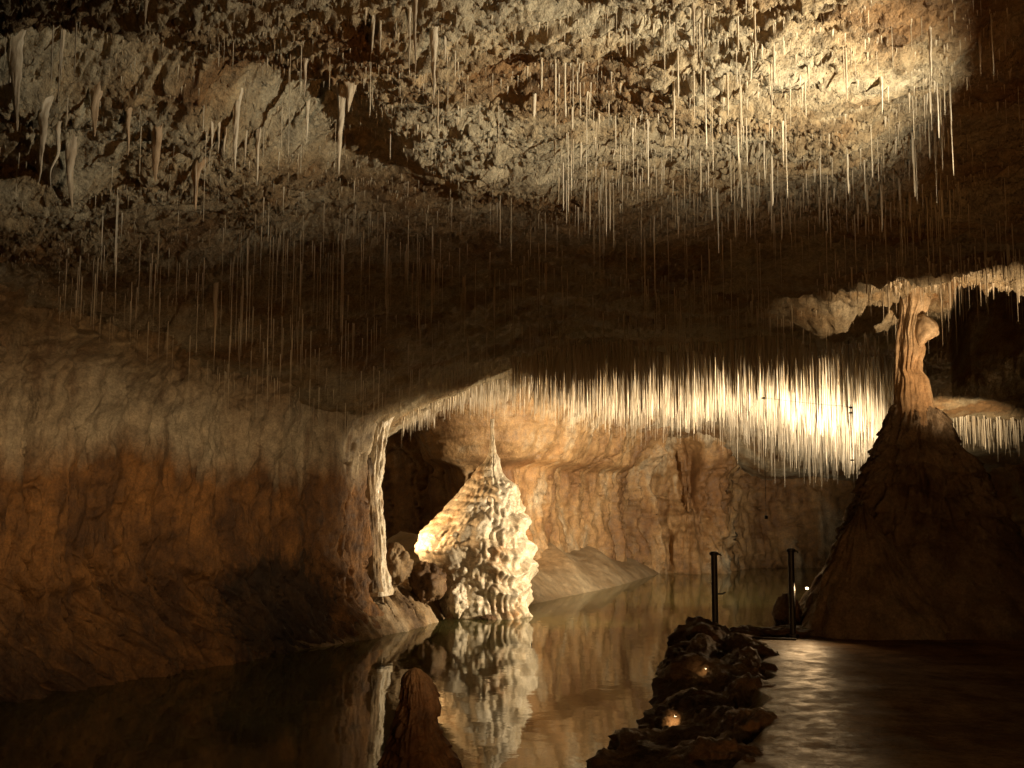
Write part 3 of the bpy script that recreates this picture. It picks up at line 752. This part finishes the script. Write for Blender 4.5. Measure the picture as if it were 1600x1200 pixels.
def boulder(name, loc, size, seed, mat, label, cat='rock', group=None, rz=0.0, tilt=0.0, **kw):
    o = new_obj(name, boulder_mesh(name, size, seed, **kw), M[mat])
    o.location = loc; o.rotation_euler = (tilt, tilt * 0.5, rz)
    return tag(o, label, cat, group)
BST = [  # px, py, Y, (sx, sy, sz), label
    (1118, 1018, 12.7, (0.42, 0.50, 0.30), 'dark border rock at the foot of the left post'),
    (1168, 1030, 12.0, (0.22, 0.55, 0.22), 'dark border rock beside the path just right of the left post'),
    (1086, 1050, 11.9, (0.36, 0.50, 0.33), 'dark border rock jutting over water below the left post'),
    (1160, 1075, 10.8, (0.26, 0.50, 0.28), 'path-side border rock midway along the stone row'),
    (1106, 1092, 10.5, (0.40, 0.55, 0.30), 'brown border rock with a warm glint on its edge'),
    (1160, 1120, 9.6, (0.27, 0.45, 0.28), 'rounded border rock at the edge of the gleaming path'),
    (1080, 1140, 9.5, (0.42, 0.50, 0.24), 'border rock lit orange by the little lamp beside it'),
    (1120, 1172, 8.8, (0.40, 0.45, 0.25), 'brown border rock nearest the path in the foreground'),
    (1045, 1185, 8.7, (0.42, 0.45, 0.20), 'low dark border rock sloping down to the water'),
    (985, 1215, 8.4, (0.36, 0.35, 0.16), 'lowest dark border rock at bottom edge beside the water'),
    (1100, 1225, 7.8, (0.48, 0.45, 0.24), 'large border rock cut off by the bottom edge'),
    (1165, 1165, 8.3, (0.24, 0.40, 0.22), 'brown border rock hugging the near left edge of the path'),
    (1150, 1215, 7.3, (0.26, 0.40, 0.22), 'border rock at the bottom edge where the path begins'),
    (1180, 1062, 10.9, (0.13, 0.40, 0.16), 'narrow border rock against the path edge below the posts'),
    (1215, 992, 13.5, (0.42, 0.28, 0.10), 'flat dark border rock between the two posts'),
    (1160, 996, 13.4, (0.30, 0.25, 0.12), 'small flat border rock right behind the left post'),
    (1233, 965, 14.3, (0.14, 0.25, 0.26), 'dark upright rock behind the right post'),
]
for i, (px, py, Y, s, lab) in enumerate(BST):
    boulder('border_rock', at(px, py, Y), tuple(1.18 * q for q in s), 30 + i, 'border', lab, 'rock', 'stones bordering the path', rz=0.4 * math.sin(i * 2.1), tilt=0.10 * math.sin(i * 1.7), amp=0.22, facet=0.7, spike=0.09)
boulder('boulder', at(618, 882, 20.3), (0.30, 0.35, 0.37), 61, 'bank', 'brown blocky boulder below the glowing edge column', 'boulder')
boulder('boulder', at(668, 908, 20.6), (0.36, 0.40, 0.42), 62, 'border', 'dark rounded boulder leaning on the pale stalagmite', 'boulder')
boulder('boulder', at(715, 938, 20.9), (0.22, 0.25, 0.30), 63, 'flow', 'small cream boulder at left foot of the pale stalagmite', 'boulder')
def build_bank():
    sh = np.array([onz(x, y, 0)[:2] for x, y in ((430, 1026), (520, 1008), (580, 999), (640, 985), (685, 972), (712, 960))] + [[-1.5, 22.6]])
    ys = np.linspace(16.3, 22.4, 200); a = np.linspace(-0.12, 1, 120)
    Y, A = np.meshgrid(ys, a, indexing='ij')
    xs = np.interp(Y, sh[:, 1], sh[:, 0]) + 0.10 * fbm(Y * 1.6, 0 * Y, 3.0, 3); X = xs - A * 2.4
    D = xs - X
    h = 0.95 * (1 - np.exp(-np.maximum(D, 0) / 0.75)) * sstep(Y, 16.3, 18.4) + np.minimum(D, 0) * 1.4
    t = X * 1.0 + Y * 1.3
    h += np.clip(D * 2, 0, 1) * (-0.12 * billow(t * 1.3, (X - Y) * 0.35, 2.0, 4, 0.6) + 0.05 * fbm(X * 3, Y * 3, 4.0, 4, 0.6))
    cr = np.abs(fbm(t * 1.1, (X - Y) * 0.3, 9.0, 3)); h -= 0.14 * (1 - sstep(cr, 0, 0.09)) * np.clip(D * 3, 0, 1)
    structure(grid_obj('rock_bank', np.stack([X + 0.06 * fbm(X * 4, Y * 4, 1.0, 3), Y, h - 0.02], -1), M['bank'], flip=True), 'slanting ribbed rock bank at the water below the left wall end')
build_bank()
boulder('water_rock', at(765, 968, 21.0), (0.17, 0.12, 0.09), 67, 'border', 'small dark rock in water before the pale stalagmite', 'rock')

# ------------------------------------------------------------------ stalactites
def stalactite_mesh(name, length, r0, seed, flare=1.6, bend=0.1, knob=0.12, nth=18, nz=40, flat=1.0):
    t = np.linspace(0, 1, nz); th = np.linspace(0, 2 * np.pi, nth, endpoint=False)
    Tt, P = np.meshgrid(t, th, indexing='ij')
    r = r0 * ((1 - Tt) ** 1.1 * 0.8 + 0.2 * (1 - Tt) ** 0.25) * (1 + (flare - 1) * np.exp(-Tt / 0.09) * (1 + 0.35 * np.cos(3 * P + seed)))
    s = seed * 2.9
    r = r * (1 + knob * 1.6 * fbm(np.cos(P) * 0.9 + s, np.sin(P) * 0.9, Tt * length / r0 * 0.28, 3)) + r0 * knob * 0.6 * fbm(np.cos(P) * 2.5, np.sin(P) * 2.5 + s, Tt * length / r0 * 0.12, 2) * (1 - Tt)
    bx = bend * length * 0.3 * (perlin(Tt * 2.5 + s, 0, 0.3) - perlin(np.array(s), 0, 0.3)); by = bend * length * 0.3 * (perlin(Tt * 2.5, s, 0.7) - perlin(np.array(0.), s, 0.7))
    V = np.stack([r * np.cos(P) + bx, r * np.sin(P) * flat + by, -Tt * length + 0.06 * (Tt < 0.001)], -1)
    return mesh_np(name, V, grid_quads(nz, nth, True, True))
def stalactite(px, py0, py1, w, label, mat='stalactite', seed=1, flare=1.6, bend=0.12, knob=0.12, flat=1.0):
    p = ceil_point(px, py0)
    Y = p[1]
    z1 = at(px, py1, Y)[2]; root = max(float(ceil_z(p[0], Y)), p[2]) + 0.03
    o = new_obj('stalactite', stalactite_mesh('stalactite', root - z1, w / F * Y * 0.42, seed, flare, bend, knob, flat=flat), M[mat])
    o.location = (p[0], Y, root)
    return tag(o, label, 'stalactite', 'large stalactites of the near ceiling')
BIG = [
    (678, 42, 156, 17, 'thick cream stalactite tapering to a thin tip, right of the top cluster', 'stalactite', 1.8),
    (650, -25, 120, 12, 'long cream stalactite in the cluster at the top edge', 'stalactite', 2.0),
    (640, 20, 125, 7, 'slender stalactite left of the cream top cluster', 'stalactite', 1.5),
    (696, 52, 98, 9, 'short cream stalactite right beside the thick one', 'stalactite', 1.8),
    (533, 128, 275, 21, 'knobbly cream stalactite with a broad head at upper left middle', 'stalactite', 1.9),
    (477, 76, 152, 11, 'wide-rooted cream spike above the dark ceiling hollow', 'stalactite', 2.6),
    (480, 165, 225, 11, 'short spike hanging inside the dark ceiling hollow', 'stalactite', 1.5),
    (112, 215, 326, 26, 'chunky bent pale stalactite low at far left', 'stalactite', 1.5),
    (92, 200, 298, 10, 'narrow pale stalactite just left of the chunky bent one', 'stalactite', 1.5),
    (98, 40, 108, 12, 'white forked spike near the upper left corner', 'stalactite', 1.6),
    (18, 75, 130, 20, 'blunt pale stalactite at the left edge', 'stalactite', 1.7),
    (372, 165, 268, 17, 'broad cream stalactite under the ledge left of middle', 'stalactite', 1.7),
    (404, 205, 292, 10, 'slim cream stalactite right of the broad ledge one', 'stalactite', 1.5),
    (384, 208, 262, 8, 'small thin stalactite between the two ledge ones', 'stalactite', 1.4),
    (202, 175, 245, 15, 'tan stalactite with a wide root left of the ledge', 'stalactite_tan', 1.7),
    (126, 2, 46, 8, 'small white spike at the top left edge', 'stalactite', 1.6),
    (251, -8, 42, 10, 'white pointed spike at the top edge left of middle', 'stalactite', 1.8),
    (229, -20, 40, 14, 'pale blunt stalactite at the top edge beside the white spike', 'stalactite', 1.5),
    (582, 38, 84, 11, 'drooping teardrop stalactite left of the top cluster', 'stalactite', 1.2),
    (594, 42, 82, 6, 'little curved spike right of the teardrop stalactite', 'stalactite', 1.4),
    (337, 440, 560, 9, 'lone brown straight stalactite over the left wall', 'stalactite_tan', 1.3),
    (1096, -10, 112, 8, 'long pale stalactite right of the top middle', 'stalactite', 1.6),
    (1083, -20, 95, 8, 'pale twin stalactite just left of the longer one', 'stalactite', 1.6),
    (955, 90, 135, 7, 'single small spike beneath the middle of the ceiling', 'stalactite', 1.8),
    (1452, 30, 138, 9, 'bright pale stalactite at the right end of the floodlit patch', 'stalactite', 1.6),
    (1376, 110, 178, 9, 'stubby bright stalactite under the floodlit patch', 'stalactite', 1.5),
    (1222, 170, 262, 8, 'bright thin stalactite hanging lowest of the floodlit group', 'stalactite', 1.5),
    (1570, 40, 90, 10, 'dim stalactite near the upper right corner', 'stalactite_tan', 1.8),
    (1530, 45, 120, 7, 'dim slim stalactite left of the upper right corner', 'stalactite_tan', 1.6),
]
for i, (px, a, b, w, lab, mt, fl) in enumerate(BIG):
    stalactite(px, a, b, w, lab, mt, seed=3 + i, flare=fl, bend=0.3 if 'bent' in lab else 0.05, knob=0.3 if w > 14 else 0.2)
for k, (px, a, b, w, fl, lab) in enumerate((
        (28, 60, 205, 30, 0.5, 'broad pale drapery hanging at the left edge below the corner'),
        (70, 165, 285, 22, 0.6, 'pale folded drapery left of the chunky bent stalactite'),
        (150, 150, 215, 26, 0.6, 'small dull drapery right of the pale folded one'),
        (245, 200, 285, 30, 0.6, 'wide dull hump of drapery in the shadow at left'),
        (310, 250, 330, 26, 0.6, 'tan drapery below the slanting comb'),
        (545, 120, 175, 26, 0.6, 'cream drapery around the head of the knobbly stalactite'))):
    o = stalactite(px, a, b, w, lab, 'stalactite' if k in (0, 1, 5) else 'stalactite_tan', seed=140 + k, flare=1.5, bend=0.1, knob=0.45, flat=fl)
    o.name = 'drapery'; o['category'] = 'drapery'; o['group'] = 'draperies of the near ceiling'
for k, (px, a, b) in enumerate(((322, 205, 226), (332, 203, 234), (342, 204, 240), (352, 203, 244))):
    stalactite(px, a, b, 7, ['first', 'second', 'third', 'fourth'][k] + ' tooth of the slanting comb under the left ledge, counted from the left', 'stalactite', seed=60 + k, flare=1.5, bend=0.08, flat=2.2)

# --- soda straws: gathered first, the 300 that show largest become objects, the rest one mass per zone
def straw_field(n, sampler, length, radius, zone, seed):
    rg = np.random.default_rng(seed)
    x, y = sampler(rg, n)
    L = length(x, y, rg); r = radius(x, y, rg)
    z = ceil_z(x, y) + 0.04
    return dict(x=x, y=y, z=z, L=L, r=r, zone=np.full(len(x), zone))
def fan(u0, u1, y0, y1, power=1.0, clump=0.0, cs=1.2):
    def f(rg, n):
        m = int(n * (3 if clump else 1))
        Y = (y0 ** power + rg.random(m) * (y1 ** power - y0 ** power)) ** (1 / power)
        X = rg.uniform(u0, u1, m) * Y
        if clump:
            d = perlin(X * cs, Y * cs, 5.5) + 0.5 * perlin(X * cs * 2.6, Y * cs * 2.6, 1.5)
            keep = rg.random(m) < np.clip(0.33 + clump * d, 0.02, 1)
            X, Y = X[keep][:n], Y[keep][:n]
        return X, Y
    return f
fields = []
# near, in the floodlit patch
fields.append(straw_field(620, fan(0.02, 0.42, 5.7, 10.2, 1.3, 1.0, 1.8), lambda x, y, g: np.clip(g.gamma(1.8, 0.11, len(x)), 0.04, 0.62), lambda x, y, g: 0.0025 + g.gamma(1.3, 0.0022, len(x)), 0, 1))
# near, the rest of the ceiling
fields.append(straw_field(420, fan(-0.5, 0.5, 5.6, 10.5, 1.5, 0.6), lambda x, y, g: np.clip(g.gamma(1.5, 0.12, len(x)), 0.04, 0.75), lambda x, y, g: g.uniform(0.002, 0.0045, len(x)), 1, 2))
# the dark middle band
fields.append(straw_field(1150, fan(-0.42, 0.5, 10.0, 19.5, 1.8, 0.5, 0.7), lambda x, y, g: np.clip((0.45 + 0.35 * perlin(x * 0.5, y * 0.5, 2.0)) * g.uniform(0.35, 1.7, len(x)), 0.08, 1.25), lambda x, y, g: g.uniform(0.0022, 0.0044, len(x)), 2, 3))
# the floodlit curtain over the far pool
def curtain(rg, n):
    m = n * 4
    Y = rg.uniform(20.0, 31.5, m); X = rg.uniform(-0.10, 0.38, m) * Y
    d = perlin(X * 0.8, Y * 0.8, 3.3)
    u = X / Y
    keep = rg.random(m) < np.clip(0.22 + 0.5 * sstep(u, 0.0, 0.12) + 0.5 * d, 0.03, 1) * (1 - 0.7 * sstep(Y, 26, 31))
    return X[keep][:n], Y[keep][:n]
def curtain_len(x, y, g):
    u = x / y
    base = np.interp(u, [-0.10, -0.05, 0.02, 0.08, 0.16, 0.24, 0.30, 0.36], [0.45, 0.5, 0.9, 1.3, 1.4, 1.35, 1.42, 1.35])
    return np.clip(base * (0.78 + 0.35 * perlin(x * 0.9, y * 0.9, 6.0)) * g.beta(4.0, 1.7, len(x)) * 1.25, 0.15, 2.7)
fields.append(straw_field(7500, curtain, curtain_len, lambda x, y, g: 0.004 + g.gamma(1.3, 0.0021, len(x)), 3, 4))
# unlit straws bunched along the lip in front of the curtain
fields.append(straw_field(520, fan(0.0, 0.36, 17.8, 20.2, 1.0, 1.1, 1.3), lambda x, y, g: np.clip((0.42 + 0.5 * perlin(x * 1.3, y * 1.3, 5.5)) * g.uniform(0.5, 1.4, len(x)), 0.06, 1.0), lambda x, y, g: g.uniform(0.005, 0.011, len(x)), 2, 14))
# the smaller curtain right of the column
fields.append(straw_field(420, fan(0.38, 0.50, 24.8, 29.5), lambda x, y, g: np.clip((0.62 + 0.2 * perlin(x, y, 1.0)) * g.beta(4, 2, len(x)) * 1.3, 0.1, 1.2), lambda x, y, g: g.uniform(0.010, 0.016, len(x)), 4, 5))
# round the head of the column
fields.append(straw_field(260, fan(0.28, 0.47, 12.0, 13.9), lambda x, y, g: np.clip(g.gamma(1.8, 0.06, len(x)), 0.04, 0.35), lambda x, y, g: g.uniform(0.006, 0.011, len(x)), 5, 6))
S = {k: np.concatenate([f[k] for f in fields]) for k in fields[0]}
pts = np.stack([S['x'], S['y'], S['z']], -1); tips = pts.copy(); tips[:, 2] -= S['L']
ax, ay, adz = to_px(pts); bx_, by_, bdz = to_px(tips)
vis = (bx_ > -5) & (bx_ < 1605) & (by_ > 12)
seen_len = np.clip(by_, 0, 1200) - np.clip(ay, 0, 1200)
score = np.where(vis, seen_len * np.sqrt(S['r'] / adz * F), 0)
quota = {0: 80, 1: 60, 2: 45, 3: 75, 4: 15, 5: 25}
ZL = {0: ('pale soda straw hanging in the floodlit patch at upper right', 'straws in the floodlit ceiling patch'),
      1: ('thin soda straw hanging from the near rough ceiling', 'straws scattered over the near ceiling'),
      2: ('dim brown soda straw in the dark middle of the ceiling', 'straws in the dark ceiling band'),
      3: ('white soda straw in the glowing curtain over the far pool', 'straws of the glowing curtain'),
      4: ('soda straw in the small lit curtain right of the column', 'straws of the right curtain'),
      5: ('soda straw beside the head of the knobbed column', 'straws round the column head')}
RN = {0: 'pale', 1: 'thin', 2: 'dim', 3: 'white', 4: 'short', 5: 'tan'}
def straw_unit(nth, nz, seed):
    t = np.linspace(0, 1, nz); th = np.linspace(0, 2 * np.pi, nth, endpoint=False)
    T, P = np.meshgrid(t, th, indexing='ij')
    r = (1.0 - 0.25 * T) * (1 + 1.4 * np.exp(-T / 0.04)); r = r + 0.12 * perlin(T * 9 + seed, 0, 0.5); r[-1] *= 0.35
    wob = 0.6 * (perlin(T * 3, seed * 1.7, 0.5) - perlin(np.zeros_like(T), seed * 1.7, 0.5))
    return np.stack([r * np.cos(P) + wob, r * np.sin(P), -T], -1)
UM = [mesh_np('soda_straw', straw_unit(8, 12, 3.1 * k + 0.7), grid_quads(12, 8, True, True)) for k in range(6)]
for m in UM: m.materials.append(M['straw'])
chosen = np.zeros(len(score), bool)
for zn, q in quota.items():
    idx = np.where(S['zone'] == zn)[0]
    idx = idx[np.argsort(-score[idx])][:q]
    idx = idx[score[idx] > 0]
    chosen[idx] = True
    lo, hi = bx_[idx].min(), bx_[idx].max(); cut3 = (lo + (hi - lo) / 3, lo + (hi - lo) * 2 / 3)
    for i in idx:
        o = bpy.data.objects.new('soda_straw', UM[i % 6]); COL.objects.link(o)
        o.location = pts[i]; o.scale = (S['r'][i], S['r'][i], S['L'][i]); o.rotation_euler = (0, 0, float(i))
        part3 = 'left' if bx_[i] < cut3[0] else ('middle' if bx_[i] < cut3[1] else 'right')
        tag(o, ZL[zn][0] + ', ' + part3 + ' third', 'soda straw', ZL[zn][1] + ', ' + part3 + ' third')
LOW = straw_unit(5, 3, 0.4).reshape(-1, 3); LQ = grid_quads(3, 5, True, True)
for zn in quota:
    idx = np.where((S['zone'] == zn) & ~chosen)[0]
    sc = np.stack([S['r'][idx], S['r'][idx], S['L'][idx]], -1)
    V = LOW[None] * sc[:, None, :] + pts[idx][:, None, :]
    Q = LQ[None] + (np.arange(len(idx)) * len(LOW))[:, None, None]
    o = new_obj('soda_straw_mass', mesh_np('soda_straw_mass', V, Q.reshape(-1, 4)), M['straw'])
    tag(o, 'countless smaller straws: ' + ZL[zn][1], 'soda straws', None, 'stuff')

# --- stubby drips that bristle all over the near ceiling
def stubs():
    rg = np.random.default_rng(77)
    X1, Y1 = fan(-0.52, 0.52, 5.4, 10.8, 1.2, 0.8, 1.9)(rg, 26000)
    X2, Y2 = fan(-0.45, 0.5, 10.8, 17, 1.2, 0.6, 1.3)(rg, 4000)
    X, Y = np.concatenate([X1, X2]), np.concatenate([Y1, Y2])
    L = np.clip(rg.gamma(1.8, 0.018, len(X)), 0.012, 0.16); r = np.minimum(L * 0.13 + 0.0025, rg.uniform(0.003, 0.011, len(X)))
    Z = ceil_z(X, Y) + 0.012
    th = np.linspace(0, 2 * np.pi, 4, endpoint=False)
    U = np.concatenate([np.stack([np.cos(th), np.sin(th), np.full(4, 0.15)], -1), [[0, 0, -1.0]]])
    V = U[None] * np.stack([r, r, L], -1)[:, None] + np.stack([X, Y, Z], -1)[:, None]
    T = np.array([(0, 4, 1), (1, 4, 2), (2, 4, 3), (3, 4, 0)])[None] + (np.arange(len(X)) * 5)[:, None, None]
    tag(new_obj('drip_stubs', mesh_np('drip_stubs', V, T.reshape(-1, 3)), M['drip']), 'tiny stubby drips bristling over the rough ceiling', 'drips', None, 'stuff')
stubs()

# ------------------------------------------------------------------ posts, cables, little lamps
def tube(name, pts, r, mat, parent=None, n=8):
    P = np.array(pts, float)
    T = np.gradient(P, axis=0); T /= np.linalg.norm(T, axis=1)[:, None]
    up = np.array([0.31, 0.17, 0.93]); A = np.cross(T, up); A /= np.linalg.norm(A, axis=1)[:, None]; B = np.cross(T, A)
    th = np.linspace(0, 2 * np.pi, n, endpoint=False)
    V = P[:, None] + r * (np.cos(th)[None, :, None] * A[:, None] + np.sin(th)[None, :, None] * B[:, None])
    return grid_obj(name, V, mat, parent, wrap=True)
def lathe(name, prof, mat, parent=None, n=24, loc=(0, 0, 0)):
    pr = np.array(prof); th = np.linspace(0, 2 * np.pi, n, endpoint=False)
    V = np.stack([pr[:, 0][:, None] * np.cos(th), pr[:, 0][:, None] * np.sin(th), pr[:, 1][:, None] + 0 * th], -1)
    o = grid_obj(name, V, mat, parent, wrap=True, smooth=False); o.location = loc
    return o
def post(px, ptop, pbot, Y, label):
    b = at(px, pbot, Y); t = at(px, ptop, Y); h = t[2] - b[2]
    r = empty('railing_post', b); tag(r, label, 'post', 'black railing posts')
    lathe('pole', [(0.001, 0), (0.037, 0), (0.037, h - 0.02), (0.001, h - 0.02)], M['black'], r)
    lathe('cap', [(0.001, 0), (0.05, 0), (0.054, 0.012), (0.054, 0.03), (0.03, 0.042), (0.001, 0.044)], M['black'], r, loc=(0, 0, h - 0.04))
    lathe('foot_plate', [(0.001, -0.1), (0.075, -0.1), (0.075, 0.012), (0.04, 0.016), (0.001, 0.016)], M['black'], r)
    o = tube('cap_lug', [(0.03, 0, h - 0.03), (0.075, 0, h - 0.03), (0.085, 0, h - 0.05)], 0.010, M['black'], r)
    return r, b, h
p1, b1, h1 = post(1118, 862, 994, 13.0, 'black steel railing post standing on the border rocks')
p2, b2, h2 = post(1239, 857, 992, 13.2, 'black steel railing post at the foot of the mound')
tube('side_hook', [(0.03, 0, h1 * 0.5), (0.09, 0, h1 * 0.5), (0.13, 0, h1 * 0.52)], 0.009, M['black'], p1)
g = [at(x, y, 12.9) for x, y in ((1176, 999), (1195, 1002), (1215, 1003), (1244, 1004))]
g = [np.array([q[0], q[1], max(q[2], float(floor_z(np.array([q[0]]), np.array([q[1]]))[0]) + 0.012)]) for q in g]
tag(tube('ground_cable', catmull(g, 20), 0.012, M['cable']), 'dark cable lying across the path end', 'cable')

def hanging_line(px, y0, y1, Y, clamps, label):
    t = at(px, y0, Y); b = at(px, y1, Y); zt = float(ceil_z(t[0], Y)) + 0.05
    r = empty('hanging_line', b); tag(r, label, 'cable', 'lines hanging over the far pool')
    tube('wire', [(0, 0, 0), (0.004, 0, (zt - b[2]) * 0.5), (0, 0, zt - b[2])], 0.0045, M['cable'], r, 6)
    for c in clamps:
        z = at(px, c, Y)[2] - b[2]
        lathe('clamp', [(0.001, -0.012), (0.03, -0.012), (0.03, 0.012), (0.001, 0.012)], M['black'], r, 10, (0, 0, z))
    lathe('weight', [(0.001, -0.02), (0.03, -0.02), (0.03, 0.03), (0.001, 0.05)], M['black'], r, 10)
    return r
hanging_line(1197, 600, 809, 18.4, (622,), 'thin dark line hanging far below the straws left of the column')
hanging_line(1334, 600, 790, 18.2, (637, 645, 719), 'thin dark line with clamps hanging beside the mound')
tag(tube('strung_wire', catmull([at(1197, 622, 18.4), at(1265, 630, 18.3), at(1334, 636, 18.2)], 16), 0.003, M['cable']), 'faint wire strung between two hanging lines before the straws', 'cable')

bpy.context.view_layer.update()
def rock_lamp(px, py, power, label):
    """a tiny lamp fixed just beside the spot of rock it lights"""
    dg = bpy.context.evaluated_depsgraph_get()
    d = Vector(ray(px, py)).normalized()
    ok, p, n, *_ = SC.ray_cast(dg, Vector(CAM), d)
    loc = p - d * 0.11 + Vector((0.03, 0.0, 0.035))
    floodlight(tuple(loc), tuple(p), power, (1.0, 0.62, 0.28), 100, 0.8, label, 0.008, 0.01, 'recessed_lamp')
rock_lamp(1050, 1125, 1.3, 'tiny warm lamp tucked among the border rocks near the water')
rock_lamp(1098, 1050, 0.25, 'tiny warm lamp tucked high among the border rocks')
